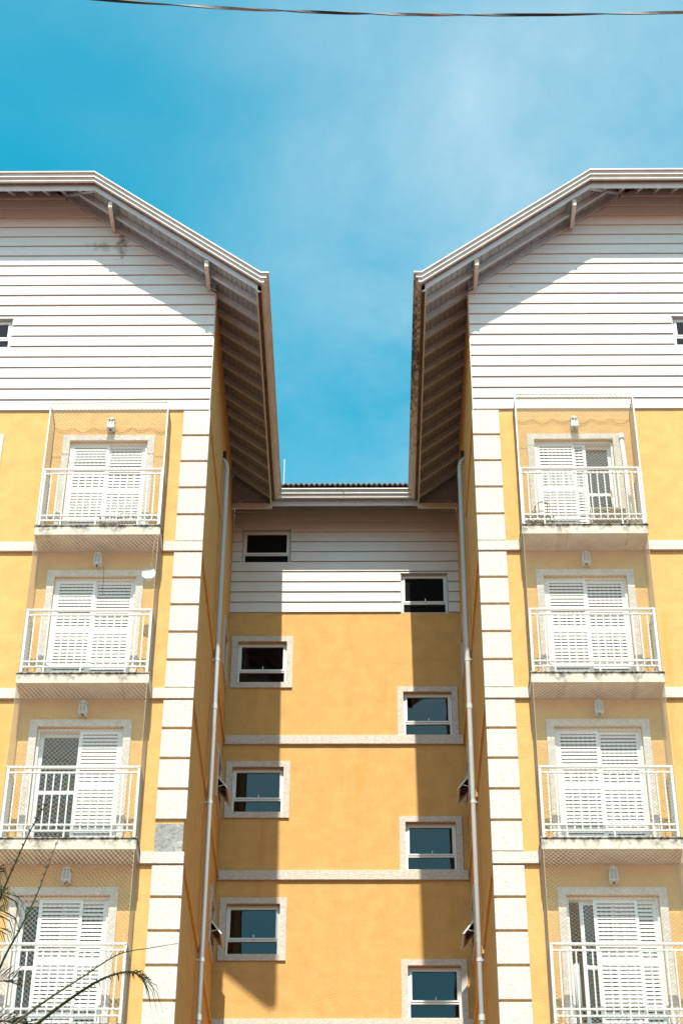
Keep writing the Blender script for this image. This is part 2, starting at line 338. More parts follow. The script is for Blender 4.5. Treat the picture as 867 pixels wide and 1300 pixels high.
def block(s):
    X = lambda u: XC + s * u
    who = WHO[s]
    root = empty('apartment_block', (X(UC), 0, GZ), f'yellow gabled apartment block with white siding and balconies on the {who} of the recess', 'building')
    FX = 10.94
    # ---- walls
    gx = (UC - 0.73, UC + 0.73); gw = (gx[0], gx[1], 1.49, 2.16)                     # gable window
    sw = (5.86 if s < 0 else 6.12, 7.36 if s < 0 else 7.1, -1.9, -0.64)                                                   # window beside the top balcony
    dl, dr = GEO[s]['door']
    doors = [(dl, dr, FLOORS[k] - 2.8 + BT + 0.0, FLOORS[k] - 0.485) for k in range(-1, 4)]
    doors = [(dl, dr, -2.80, -0.66)] + [(dl, dr, FLOORS[k] - 2.61, FLOORS[k] - 0.485) for k in range(3)]
    fr = lambda a, d, z: (X(a), d, z)
    wb = MB(); wall_sheet(wb, fr, UW, FX, GZ, 0.0, doors + [sw], 0.2); mk('front_wall', wb, 'yellow', root)
    gb = MB()
    ztop = lambda u: min(under(u), HIPZ + S * 0.75)
    wall_sheet(gb, fr, UW, FX, 0.0, under(UW) - 0.02, [gw], 0.2)
    us = [UW, UB + 0.6, 2 * UC - UB - 0.6, FX]
    gb.loft([[(X(UW), y, under(UW) - 0.02), (X(us[1]), y, under(us[1])), (X(us[2]), y, under(us[1])), (X(FX), y, under(UW) - 0.02)] for y in (0.0, 0.2)])
    mk('gable_wall', gb, 'timber', root)
    sfr = lambda a, d, z: (X(UW + d), a, z)                                          # recess side wall, a runs in y
    swin = [(5.12, 5.82, z0 - 2.8 * k, z1 - 2.8 * k) for k in range(4) for z0, z1 in ((-1.82, -0.95),)]
    wb = MB(); wall_sheet(wb, sfr, 0.2, 14.0, GZ, under(UW) + 0.1, swin, 0.2); mk('side_wall', wb, 'yellow', root)
    wb = MB(); wb.box(X(FX - 0.2), X(FX), 0.2, 14, GZ, under(UW)); mk('outer_wall', wb, 'yellow', root)
    wb = MB(); wb.box(X(UW + 0.2), X(FX - 0.2), 13.8, 14, GZ, under(UW)); mk('rear_wall', wb, 'yellow', root)
    for k in range(8):
        fb = MB(); z = (0.0 if k == 0 else FLOORS[k - 1]); fb.box(X(UW + 0.21), X(FX - 0.21), 0.21, 13.79, z - 0.0, z + 0.17); mk('floor_slab', fb, 'ceiling', root)
    pb = MB()
    pb.box(X(UW + 0.21), X(FX - 0.21), 3.2, 3.3, GZ, -0.02); mk('partition', pb, 'ceiling', root)
    # ---- siding boards, clipped under the sloping eaves, split round the gable window
    sm = 'siding_left' if s < 0 else 'siding'
    pit = 0.2465; n = 22
    for k in range(n):
        z0 = pit * k; z1 = z0 + pit
        umin = lambda z: max(UW - 0.004, UF + (z - ZF) / S)
        if z0 > HIPZ + 0.6: break
        spans = [(umin(z0), umin(z1), 2 * UC - umin(z0), 2 * UC - umin(z1))]
        if z1 > gw[2] + 0.02 and z0 < gw[3] - 0.02:
            spans = [(umin(z0), umin(z1), gx[0] - 0.02, gx[0] - 0.02), (gx[1] + 0.02, gx[1] + 0.02, 2 * UC - umin(z0), 2 * UC - umin(z1))]
        jo = [R.uniform(-0.0025, 0.0025) for _ in range(2)]; g = 0.016
        if z0 < gw[3] - 0.02 < z1: spans.append((gx[0] - 0.018, gx[0] - 0.018, gx[1] + 0.018, gx[1] + 0.018))
        for i_, (a0, a1, b0, b1) in enumerate(spans):
            zb_ = gw[3] + 0.002 - g if i_ == 2 else z0
            bb = MB(); lip = (0.036 if i_ < 2 else 0.018) + jo[0]
            bb.hexa([(X(a0), -lip, zb_ + g), (X(b0), -lip, zb_ + g + jo[1]), (X(b0), -0.001, zb_ + g), (X(a0), -0.001, zb_ + g),
                     (X(a1), -0.012, z1), (X(b1), -0.012, z1), (X(b1), -0.001, z1), (X(a1), -0.001, z1)])
            mk('siding_board', bb, M[sm], root, at=(XC, 0, 0))
    cb = MB(); cb.box(X(UW - 0.02), X(UW + 0.03), 0.0, 0.07, 0.0, under(UW) - 0.02); mk('corner_board', cb, 'trim', root)
    awning_window(root, fr, gx[0], gx[1], gw[2], gw[3], gw[2] + 0.22, surround=0, handle=False)
    awning_window(root, fr, sw[0], sw[1], sw[2], sw[3], sw[2] + 0.3, surround=0.12, handle=False)
    # ---- quoins
    qw = 0.425
    qsrc = {}
    levels = []
    z_hi = 0.0
    for k in range(7):
        z_lo = FLOORS[k] + BT; levels.append((z_hi, z_lo)); z_hi = FLOORS[k]
    for fi, (zh, zl) in enumerate(levels):
        h = (zh - zl) / 5
        for j in range(5):
            zt = zh - j * h; g = 0.021
            if s < 0 and fi == 2 and j == 4:
                b = MB(); b.box(X(UW + 0.004), X(UW + qw - 0.01), -0.012, -0.001, zt - h + 0.02, zt - 0.05)
                tag(mk('cement_patch', b, 'patch', root), 'bare grey cement patch where a white corner block is missing'); continue
            key = round(h, 3)
            if key not in qsrc:
                b = MB(); b.box(X(UW - 0.034), X(UW + qw), -0.034, 0.30, -h + g, -g); b.v = [(v[0], v[1], v[2] + zt) for v in b.v]
                # hollow the block round the wall corner: an L in plan
                b = MB(); x0, x1, x2 = X(UW - 0.034), X(UW - 0.001), X(UW + qw)
                pl = [(x0, -0.034), (x2, -0.034), (x2, -0.001), (x1, -0.001), (x1, 0.05), (x0, 0.05)]
                b.loft([[(x, y, zt - h + g) for x, y in pl], [(x, y, zt - g) for x, y in pl]])
                qsrc[key] = mk('quoin_block', b, 'trim', root, at=(X(UW), 0, zt), bevel=0.005)
            else: rep(qsrc[key], root, (X(UW), 0, zt))
    # ---- string courses
    sl, sr = GEO[s]['slab']
    for k in range(7):
        z = FLOORS[k]; lst = [(UW - 0.036, sl - 0.003), (sr + 0.003, 2 * UC - sr)] if k < 4 else [(UW - 0.036, 2 * UC - sr)]
        for a, b in lst:
            cb = MB(); cb.box(X(a), X(b), -0.05, -0.001, z, z + BT); mk('string_course', cb, 'trim', root, bevel=0.006)
        for a, b in ((-0.001, 3.0), (3.16, D - 0.052)):
            cb = MB(); cb.box(X(UW - 0.036), X(UW - 0.001), a, b, z + 0.03, z + BT - 0.02); mk('string_course', cb, 'yellow' if True else 'trim', root)
    cb = MB(); cb.box(X(UW - 0.03), X(UW - 0.001), 0.005, 3.0, -0.06, 0.0); mk('string_course', cb, 'yellow', root)
    # ---- balconies
    for k in range(4):
        zt = FLOORS[k] + BT
        sb = MB(); sb.box(X(sl), X(sr), -0.495, -0.001, zt - BT, zt - 0.018); sb.box(X(sl - 0.012), X(sr + 0.012), -0.512, -0.001, zt - 0.018, zt)
        bal = mk('balcony', sb, 'slab', root, at=(X((sl + sr) / 2), -0.5, zt), bevel=0.004)
        y = -0.45; ul, ur = sl + 0.045, sr - 0.05
        def bar(name, *b):
            q = MB(); q.box(*b); return mk(name, q, 'metal', bal)
        key = ('post', s)
        for u in (ul, ur):
            if key not in CACHE: CACHE[key] = bar('post', X(u) - 0.02, X(u) + 0.02, y - 0.02, y + 0.02, zt, zt + 1.155)
            else:
                c = CACHE[key]; rep(c, bal, tuple(Vector((X(u) - X(ul), 0, zt - (FLOORS[0] + BT))) + ORG[c.name]))
        bar('top_rail', X(ul) - 0.024 * 0 - s * 0.024, X(ur) + s * 0.024, y - 0.026, y + 0.026, zt + 1.157, zt + 1.187)
        bar('mid_rail', X(ul + 0.02), X(ur - 0.02), y - 0.014, y + 0.014, zt + 1.07, zt + 1.095)
        bar('bottom_rail', X(ul + 0.02), X(ur - 0.02), y - 0.014, y + 0.014, zt + 0.212, zt + 0.237)
        bar('bottom_rail', X(ul + 0.02), X(ur - 0.02), y - 0.014, y + 0.014, zt + 0.115, zt + 0.140)
        nb = 17; src = None
        for j in range(1, nb):
            u = ul + (ur - ul) * j / nb
            if src is None:
                src = bar('baluster', X(u) - 0.009, X(u) + 0.009, y - 0.009, y + 0.009, zt + 0.14, zt + 1.07); u_src = u
            else: rep(src, bal, tuple(Vector((X(u) - X(u_src), 0, 0)) + ORG[src.name]))
        for j in (3, 9, 14):
            u = ul + (ur - ul) * j / nb
            bar('foot', X(u) - 0.012, X(u) + 0.012, y - 0.012, y + 0.012, zt, zt + 0.115)
        for u in (ul, ur):
            for a, b, w in ((1.157, 1.187, 0.022), (1.07, 1.095, 0.013), (0.212, 0.237, 0.013), (0.115, 0.140, 0.013)):
                bar('side_rail', X(u) - w, X(u) + w, y + 0.027, -0.002, zt + a, zt + b)
            for j in (1, 2, 3):
                yy = y + 0.45 * j / 4; bar('baluster', X(u) - 0.009, X(u) + 0.009, yy - 0.009, yy + 0.009, zt + 0.14, zt + 1.07)
    # ---- balcony doors
    for k in range(4):
        zs = FLOORS[k] + BT; d = doors[k]; zt = d[3]; z0 = zs + 0.012
        fb = MB(); frame_boxes(fb, fr, d[0] + 0.003, d[1] - 0.003, z0, zt - 0.003, 0.035, 0.05, 0.17)
        door = mk('balcony_door', fb, 'metal', root, at=(X(d[0]), 0, zs))
        tb = MB(); e = 0.12
        tb.box(X(d[0] - e), X(d[0]), -0.03, 0.003, zs + 0.002, zt + e); tb.box(X(d[1]), X(d[1] + e), -0.03, 0.003, zs + 0.002, zt + e); tb.box(X(d[0]), X(d[1]), -0.03, 0.003, zt, zt + e)
        mk('door_surround', tb, 'trim', door, bevel=0.004)
        a, b = d[0] + 0.038, d[1] - 0.038; mid = (a + b) / 2; w = mid - a + 0.012; h = zt - 0.04 - z0 - 0.036; zz = z0 + 0.036
        pans = {(-1, 0): [(mid - 0.012, b, 0.055), (a, mid + 0.012, 0.085)], (-1, 1): [(mid - 0.012, b, 0.055), (a, mid + 0.012, 0.085)],
                (-1, 2): [(a, mid + 0.012, 0.055), (a, mid + 0.012, 0.085)], (-1, 3): [(mid - 0.28, mid - 0.28 + w, 0.055), (a, mid + 0.012, 0.085)],
                (1, 0): [(a, mid + 0.012, 0.055), (a + 0.19, a + 0.19 + w, 0.085)], (1, 1): [(a, mid + 0.012, 0.055), (mid - 0.012, b, 0.085)],
                (1, 2): [(a, mid + 0.012, 0.055), (mid - 0.012, b, 0.085)], (1, 3): [(mid - 0.28, mid - 0.28 + w, 0.055), (mid - 0.012, b, 0.085)]}[(s, k)]
        for u0, u1, y in pans: shutter_panel(root, door, u0, u1, s, y, zz, h)
        # sliding glass behind the shutters
        ga = 0.155 if (s, k) == (1, 3) else 0.0
        for u0, u1, y in ((a + ga, mid + 0.02 + ga, 0.118), (mid - 0.02, b, 0.146)):
            gb = MB(); frame_boxes(gb, fr, u0, u1, zz, zz + h, 0.055, y, y + 0.024); gb.box(X(u0 + 0.055), X(u1 - 0.055), y + 0.001, y + 0.023, zz + 1.0, zz + 1.06)
            mk('glazing_frame', gb, 'metal', door)
            for r0, r1 in ((zz + 0.055, zz + 1.0), (zz + 1.06, zz + h - 0.055)):
                pb = MB(); pb.box(X(u0 + 0.055), X(u1 - 0.055), y + 0.01, y + 0.014, r0, r1); mk('pane', pb, 'glass', door)
    # ---- eaves: rafters, soffit boards, purlins, fascia, gutters, roof
    ry = [-0.38 + 0.47 * k for k in range(13) if -0.38 + 0.47 * k < D - OV + 0.18]
    rsrc = None
    for i, y in enumerate(ry):
        ue = min(UB + 0.1 + (y + OV - 0.225), UB + 0.35) if y < 0 else UW + 0.05
        rb = MB(); u0 = UF + 0.002
        rb.hexa([(X(u0), y - 0.035, under(u0)), (X(ue), y - 0.035, under(ue)), (X(ue), y + 0.035, under(ue)), (X(u0), y + 0.035, under(u0)),
                 (X(u0), y - 0.035, under(u0) + 0.13), (X(ue), y - 0.035, under(ue) + 0.13), (X(ue), y + 0.035, under(ue) + 0.13), (X(u0), y + 0.035, under(u0) + 0.13)])
        if i < 2: o = mk('rafter', rb, 'timber', root, at=(X(UF), y, ZF)); rsrc = o if i == 1 else None
        else: rep(rsrc, root, (X(UF), y, ZF))
    ue = UB + 0.62; u0 = UW + 0.0; rb = MB()
    rb.hexa([(X(u0), -0.085, under(u0) - 0.01), (X(ue), -0.085, under(ue) - 0.01), (X(ue), -0.038, under(ue) - 0.01), (X(u0), -0.038, under(u0) - 0.01),
             (X(u0), -0.085, under(u0) + 0.13), (X(ue), -0.085, under(ue) + 0.13), (X(ue), -0.038, under(ue) + 0.13), (X(u0), -0.038, under(u0) + 0.13)])
    mk('frieze_board', rb, 'timber', root)
    # boards laid on the rafters, running back along the eaves
    nb = 9; du = (UW + 0.06 - UF) / nb; bsrc = None
    for j in range(nb):
        u0 = UF + du * j; u1 = u0 + du - 0.008; y0, y1 = -OV + 0.245, D - OV + 0.232
        if bsrc is None:
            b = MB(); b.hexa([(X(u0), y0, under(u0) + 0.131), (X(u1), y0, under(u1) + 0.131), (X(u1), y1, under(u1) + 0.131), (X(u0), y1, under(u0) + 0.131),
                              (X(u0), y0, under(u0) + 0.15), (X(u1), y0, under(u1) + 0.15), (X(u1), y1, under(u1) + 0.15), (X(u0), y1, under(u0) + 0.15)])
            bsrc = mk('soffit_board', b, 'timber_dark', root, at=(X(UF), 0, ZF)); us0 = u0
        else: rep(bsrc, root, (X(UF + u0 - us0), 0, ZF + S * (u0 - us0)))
    # boards of the front overhang up the verge
    nb2 = int((UB + 0.6 - UW - 0.07) / 0.16)
    for j in range(nb2):
        u0 = UW + 0.07 + 0.16 * j; u1 = u0 + 0.152
        yb = -OV + 0.245 if u1 < UB else -OV + 0.245 + (u1 - UB)
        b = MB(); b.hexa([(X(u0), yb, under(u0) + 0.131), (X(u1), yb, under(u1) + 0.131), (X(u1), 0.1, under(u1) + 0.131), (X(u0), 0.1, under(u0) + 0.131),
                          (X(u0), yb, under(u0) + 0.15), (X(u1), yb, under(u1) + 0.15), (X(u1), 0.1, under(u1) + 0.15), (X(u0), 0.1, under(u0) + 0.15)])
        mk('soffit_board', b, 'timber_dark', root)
    # level overhang at the clipped gable: boards and rising rafters
    yv0 = -OV + 0.227; nb3 = 5
    for j in range(nb3):
        y0 = yv0 + (0.1 - yv0) * j / nb3; y1 = yv0 + (0.1 - yv0) * (j + 1) / nb3 - 0.008
        a0, a1 = UB + 0.03 + (y0 - yv0), 2 * UC - UB - 0.03 - (y0 - yv0)
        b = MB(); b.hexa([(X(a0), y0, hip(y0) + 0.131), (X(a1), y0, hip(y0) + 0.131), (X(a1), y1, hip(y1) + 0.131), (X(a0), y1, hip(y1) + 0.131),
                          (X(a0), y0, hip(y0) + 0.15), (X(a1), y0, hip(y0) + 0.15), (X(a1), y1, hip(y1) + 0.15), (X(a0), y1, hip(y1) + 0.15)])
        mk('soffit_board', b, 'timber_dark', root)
    for j in range(12):
        u = UB + 0.30 + 0.33 * j
        if u > 2 * UC - UB - 0.2: break
        ys = yv0; ye = 0.05
        b = MB(); b.hexa([(X(u) - 0.025, ys, hip(ys)), (X(u) + 0.025, ys, hip(ys)), (X(u) + 0.025, ye, hip(ye)), (X(u) - 0.025, ye, hip(ye)),
                          (X(u) - 0.025, ys, hip(ys) + 0.13), (X(u) + 0.025, ys, hip(ys) + 0.13), (X(u) + 0.025, ye, hip(ye) + 0.13), (X(u) - 0.025, ye, hip(ye) + 0.13)])
        mk('rafter', b, 'timber', root)
    b = MB(); ys, ye = yv0, 0.05                                                      # hip rafter
    pA = Vector((X(UB), ys, hip(ys) - 0.03)); pB = Vector((X(UB + ye - ys), ye, hip(ye) - 0.03)); sd = Vector((s, -1, 0)).normalized() * 0.035; upv = Vector((0, 0, 0.15))
    b.hexa([pA - sd, pA + sd, pB + sd, pB - sd, pA - sd + upv, pA + sd + upv, pB + sd + upv, pB - sd + upv]); mk('hip_rafter', b, 'timber', root)
    for u in (2.40, 4.23):                                                            # purlin ends carrying the verge
        b = MB(); z = under(u) - 0.115; b.box(X(u) - 0.035, X(u) + 0.035, yv0 + 0.001, -0.087, z, z + 0.15); mk('purlin', b, 'trim', root)
    # gutter / cornice: (inset, drop) section swept round the mitres
    sec = [(0.15, 0.0), (0.0, 0.0), (0.0, -0.026), (0.034, -0.026), (0.04, -0.035), (0.04, -0.105), (0.07, -0.107), (0.078, -0.118), (0.078, -0.178), (0.105, -0.176), (0.137, -0.170), (0.15, -0.10)]
    fsec = [(0.20, 0.02), (0.20, -0.29), (0.225, -0.29), (0.225, 0.02)]
    yb = D - OV
    path_front = [(UO, TOP, True), (1.41, TOP, False), (UB, 4.98, False), (2 * UC - UB, 4.98, False), (2 * UC - 1.41, TOP, False), (2 * UC - UO, TOP, True)]
    def sweep_front(sec, a, b):
        q = MB(); rings = []
        for (u, z, mit), side in ((path_front[a], 0), (path_front[b], 1)):
            sgn = (1 if u < UC else -1)
            rings.append([(X(u + (o * sgn if mit else 0)), -OV + o, z + dz) for o, dz in sec])
        return q.loft(rings)
    for a in range(5):
        mk('gutter', sweep_front(sec, a, a + 1), 'gutter', root)
        mk('fascia', sweep_front(fsec, a, a + 1), 'fascia', root)
    for sc_, nm, m_ in ((sec, 'gutter', 'gutter'), (fsec, 'fascia', 'timber')):
        q = MB(); q.loft([[(X(UO + o), -OV + o, TOP + dz) for o, dz in sc_], [(X(UO + o), yb + o, TOP + dz) for o, dz in sc_]]); mk(nm, q, ('gutter' if s < 0 else 'gutter_mould') if nm == 'gutter' else 'beige', root, at=(XC, 0, 0))
    # end board of the eaves against the recess wall
    q = MB(); q.box(X(UF - 0.02), X(UW - 0.001), D - OV + 0.19, D - OV + 0.23, TOP - 0.37, under(UF) + 0.02)
    q = MB(); q.box(X(UO + 0.19), X(UW - 0.005), D - OV + 0.145, D - OV + 0.185, TOP - 0.39, TOP - 0.27); mk('end_board', q, 'beige', root)
    q = MB(); ya, yb2 = D - OV + 0.234, D - OV + 0.252; a, b = UF - 0.02, UW - 0.002
    q.hexa([(X(a), ya, TOP - 0.33), (X(b), ya, TOP - 0.33), (X(b), yb2, TOP - 0.33), (X(a), yb2, TOP - 0.33), (X(a), ya, under(a) + 0.17), (X(b), ya, under(b) + 0.17), (X(b), yb2, under(b) + 0.17), (X(a), yb2, under(a) + 0.17)])
    mk('gusset_board', q, 'timber_dark', root)
    # roof covering
    t = 0.158; uo = UO + 0.14
    ridge = UC; zr = under(UC) + t; yo = -OV + 0.14
    yh = -OV + 0.225 + (UC - UB)                                                       # where the hip meets the ridge
    q = MB()
    for sgn in (1, -1):
        uu = lambda u: u if sgn > 0 else 2 * UC - u
        P = lambda u, y, e=0: (X(uu(u)), y, under(u) + t + e)
        q.loft([[P(uo, yo, e), P(UB, yo, e), P(UC, yh, e), P(UC, 14.4, e), P(UW + 0.02, 14.4, e), P(UW + 0.02, D - OV + 0.24, e), P(uo, D - OV + 0.24, e)] for e in (0.0, 0.07)])
    q.loft([[(X(UB), yo, under(UB) + t + e), (X(2 * UC - UB), yo, under(UB) + t + e), (X(UC), yh, zr + e)] for e in (0.0, 0.07)])
    mk('roof', q, 'tile', root)
    # ---- downpipe
    px = X(UW - 0.085); py = 3.08
    q = MB(); q.tube([(px, py, GZ), (px, py, 1.18), (px + s * 0.02, py, 1.30), (px + s * 0.13, py, 1.42)], 0.045, 12); dp = mk('downpipe', q, 'pipe', root, smooth=True)
    q = MB(); q.box(px + s * 0.02, px + s * 0.084, py - 0.04, py + 0.04, 1.40, 1.55); mk('pipe_outlet', q, 'black', dp)
    for k in range(7):
        z = FLOORS[k] - 0.12
        q = MB(); q.tube([(px, py, z - 0.03), (px, py, z + 0.03)], 0.050, 12); q.box(px, X(UW), py - 0.02, py + 0.02, z - 0.015, z + 0.015); mk('pipe_clip', q, 'pipe', dp)
        if k % 2 == 0:
            q = MB(); q.tube([(px, py, z - 1.0), (px, py, z - 0.9)], 0.051, 12); mk('pipe_joint', q, 'pipe', dp)
    # ---- little windows in the recess side wall; the lower two stand open
    for k, (a0, a1, z0, z1) in enumerate(swin):
        awning_window(root, sfr, a0, a1, z0, z1, z1 - 0.42, surround=0.1, open_sash=(z1 - 0.42, 0.34, 0.26) if k in (1, 2) else None, handle=False)
    return root
BL = {s: block(s) for s in (-1, 1)}

# ------------------------------------------------------------------ wing at the back of the recess
root = empty('connecting_wing', (XC, D, GZ), 'set-back yellow wing with eight small windows between the two gabled blocks', 'building')
fr = lambda a, d, z: (a, D + d, z)
LW = [(-2.29, -1.335, -1.616, -0.68), (-2.29, -1.335, -4.416, -3.47), (-2.29, -1.335, -7.21, -6.25)]
RW = [(0.918, 1.842, -2.787, -1.832), (0.918, 1.842, -5.58, -4.62), (0.918, 1.842, -8.38, -7.42)]
holes = LW + RW
W1 = (-2.278, -1.324, 1.232, 2.05); W2 = (0.915, 1.825, 0.015, 0.95)
wb = MB(); wall_sheet(wb, fr, XC - UW, XC + UW, GZ, 0.0, holes, 0.2); mk('rear_recess_wall', wb, 'yellow', root)
wb = MB(); wall_sheet(wb, fr, XC - UW, XC + UW, 0.0, 2.9, [W1, W2], 0.2); mk('upper_wall', wb, 'timber', root)
for k in range(8):
    fb = MB(); z = 0.0 if k == 0 else FLOORS[k - 1]; fb.box(XC - UW + 0.01, XC + UW - 0.01, D + 0.21, D + 7, z - (0.0 if k else 0.2), z + (0.17 if k else -0.02)); mk('floor_slab', fb, 'ceiling', root)
wb = MB(); wb.box(XC - UW, XC + UW, D + 7, D + 7.2, GZ, 3.5); mk('rear_wall', wb, 'yellow', root)
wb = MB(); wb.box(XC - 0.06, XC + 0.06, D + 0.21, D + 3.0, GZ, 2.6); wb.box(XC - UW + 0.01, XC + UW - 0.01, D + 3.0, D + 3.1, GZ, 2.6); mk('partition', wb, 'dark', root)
pit = 0.2465
for k in range(12):
    z0 = pit * k; z1 = z0 + pit
    cut = [w for w in (W1, W2) if z1 > w[2] + 0.03 and z0 < w[3] - 0.02]
    xs = [XC - UW]
    for w in cut: xs += [w[0] - 0.02, w[1] + 0.02]
    xs.append(XC + UW)
    for w in cut:
        if z0 < w[3] < z1 - 0.02:
            bb = MB(); a, b, zb = w[0] - 0.018, w[1] + 0.018, w[3] + 0.002
            bb.hexa([(a, D - 0.020, zb), (b, D - 0.020, zb), (b, D - 0.001, zb), (a, D - 0.001, zb), (a, D - 0.012, z1), (b, D - 0.012, z1), (b, D - 0.001, z1), (a, D - 0.001, z1)]); mk('siding_board', bb, 'siding', root, at=(XC, D, 0))
    for a, b in zip(xs[::2], xs[1::2]):
        bb = MB(); j = R.uniform(-0.002, 0.002)
        bb.hexa([(a, D - 0.034 - j, z0 + 0.016), (b, D - 0.034 - j, z0 + 0.016), (b, D - 0.001, z0 + 0.016), (a, D - 0.001, z0 + 0.016), (a, D - 0.012, z1), (b, D - 0.012, z1), (b, D - 0.001, z1), (a, D - 0.001, z1)])
        mk('siding_board', bb, 'siding', root, at=(XC, D, 0))
for k in range(7):
    cb = MB(); cb.box(XC - UW, XC + UW, D - 0.05, D - 0.001, FLOORS[k], FLOORS[k] + BT); mk('string_course', cb, 'trim', root, bevel=0.006)
awning_window(root, fr, *W1, W1[2] + 0.22, surround=0, handle=False, dark_reflection=True); awning_window(root, fr, *W2, W2[2] + 0.24, surround=0, dark_reflection=True)  # top windows: panes painted black in place of a soffit reflection
for w in LW: awning_window(root, fr, *w, w[2] + 0.28, surround=0.12)
for k, w in enumerate(RW): awning_window(root, fr, *w, w[2] + 0.29, surround=0.113, sill_to=FLOORS[k] + BT + 0.001)
# eaves of the wing
yo = D - OV
sec = [(0.15, 0.0), (0.0, 0.0), (0.0, -0.026), (0.034, -0.026), (0.04, -0.035), (0.04, -0.105), (0.07, -0.107), (0.078, -0.118), (0.078, -0.178), (0.105, -0.176), (0.137, -0.170), (0.15, -0.10)]
q = MB(); q.loft([[(XC + sg * (UO + o), yo + o, TOP + dz) for o, dz in sec] for sg in (-1, 1)]); mk('gutter', q, 'gutter', root)
fsec = [(0.20, 0.02), (0.20, -0.29), (0.225, -0.29), (0.225, 0.02)]
q = MB(); q.loft([[(XC + sg * (UO + o), yo + o, TOP + dz) for o, dz in fsec] for sg in (-1, 1)]); mk('fascia', q, 'fascia', root)
q = MB(); q.box(XC - 0.03, XC - 0.018, yo - 0.006, yo + 0.05, TOP - 0.1, TOP - 0.04); mk('gutter_seam', q, 'brown', root)
for j in range(5):
    y0 = D - OV + 0.235 + 0.15 * j; y1 = y0 + 0.142; zz = lambda y: ZF + 0.13 + 0.84 * (y - (D - OV + 0.225))
    b = MB(); x0, x1 = XC - UW + 0.004, XC + UW - 0.004
    b.hexa([(x0, y0, zz(y0)), (x1, y0, zz(y0)), (x1, y1, zz(y1)), (x0, y1, zz(y1)), (x0, y0, zz(y0) + 0.02), (x1, y0, zz(y0) + 0.02), (x1, y1, zz(y1) + 0.02), (x0, y1, zz(y1) + 0.02)])
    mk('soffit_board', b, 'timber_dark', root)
for j in range(8):
    x = XC - 2.1 + 0.6 * j; y0, y1 = D - OV + 0.227, D + 0.05; zz = lambda y: ZF + 0.84 * (y - (D - OV + 0.225))
    b = MB(); b.hexa([(x - 0.03, y0, zz(y0)), (x + 0.03, y0, zz(y0)), (x + 0.03, y1, zz(y1)), (x - 0.03, y1, zz(y1)), (x - 0.03, y0, zz(y0) + 0.129), (x + 0.03, y0, zz(y0) + 0.129), (x + 0.03, y1, zz(y1) + 0.129), (x - 0.03, y1, zz(y1) + 0.129)])
    mk('rafter', b, 'timber', root)
# wavy clay tiles: rows of barrel courses seen on edge above the gutter
q = MB(); per = 0.105; nx = 8; x0, x1 = XC - 1.62, XC + 1.62; cols = int((x1 - x0) / per * nx)
RR = random.Random(3)
for row in range(9):
    ys = D - OV + 0.10 + 0.36 * row; ye = ys + 0.42
    jit = [RR.uniform(-0.012, 0.012) for _ in range(cols // nx + 2)]
    top = [];
    for c in range(cols + 1):
        x = x0 + (x1 - x0) * c / cols; ph = (c % nx) / nx; j = jit[c // nx]
        w = 0.022 * math.cos(2 * math.pi * ph)
        for (yy, e) in ((ys + j, 0.075), (ye + j, 0.0)):
            top.append((x, yy, TOP + 0.10 + 0.70 * (yy - (D - OV + 0.1)) + w + e + 0.02))
    i = len(q.v); q.v += top; q.v += [(x, y, z - 0.022) for x, y, z in top]; n = len(top)
    for c in range(cols):
        a = i + 2 * c; q.f += [(a, a + 2, a + 3, a + 1), (a + n, a + n + 1, a + n + 3, a + n + 2), (a, a + n, a + n + 2, a + 2)]
tl = mk('roof_tiles', q, 'tile', root, kind='stuff')
q = MB(); q.hexa([(XC - 1.46, D - OV + 0.16, TOP - 0.0), (XC + 1.46, D - OV + 0.16, TOP - 0.0), (XC + UW, D + 0.3, TOP + 0.7 * 1.07), (XC - UW, D + 0.3, TOP + 0.7 * 1.07),
                  (XC - 1.46, D - OV + 0.16, TOP + 0.05), (XC + 1.46, D - OV + 0.16, TOP + 0.05), (XC + UW, D + 0.3, TOP + 0.05 + 0.7 * 1.07), (XC - UW, D + 0.3, TOP + 0.05 + 0.7 * 1.07)])
q.hexa([(XC - UW, D + 0.302, TOP + 0.7 * 1.072), (XC + UW, D + 0.302, TOP + 0.7 * 1.072), (XC + 4.8, D + 4.2, TOP + 0.7 * 4.97), (XC - 4.8, D + 4.2, TOP + 0.7 * 4.97),
        (XC - UW, D + 0.302, TOP + 0.05 + 0.7 * 1.072), (XC + UW, D + 0.302, TOP + 0.05 + 0.7 * 1.072), (XC + 4.8, D + 4.2, TOP + 0.05 + 0.7 * 4.97), (XC - 4.8, D + 4.2, TOP + 0.05 + 0.7 * 4.97)])
mk('roof', q, 'tile', root)
q = MB(); q.tube([(-1.52, D + 0.6, 3.4), (-1.52, D + 0.6, 4.36)], 0.008, 6)
tag(mk('lightning_rod', q, 'metal', at=(-1.52, D + 0.6, 3.4)), 'thin white rod rising above the tiled roof of the set-back wing', 'lightning rod')
q = MB(); q.tube([(5.66, -0.72, 4.95), (5.66, -0.72, 5.17)], 0.008, 6)
tag(mk('lightning_rod', q, 'metal', at=(5.66, -0.72, 4.95)), 'short white rod standing on the level gutter of the right gable', 'lightning rod')

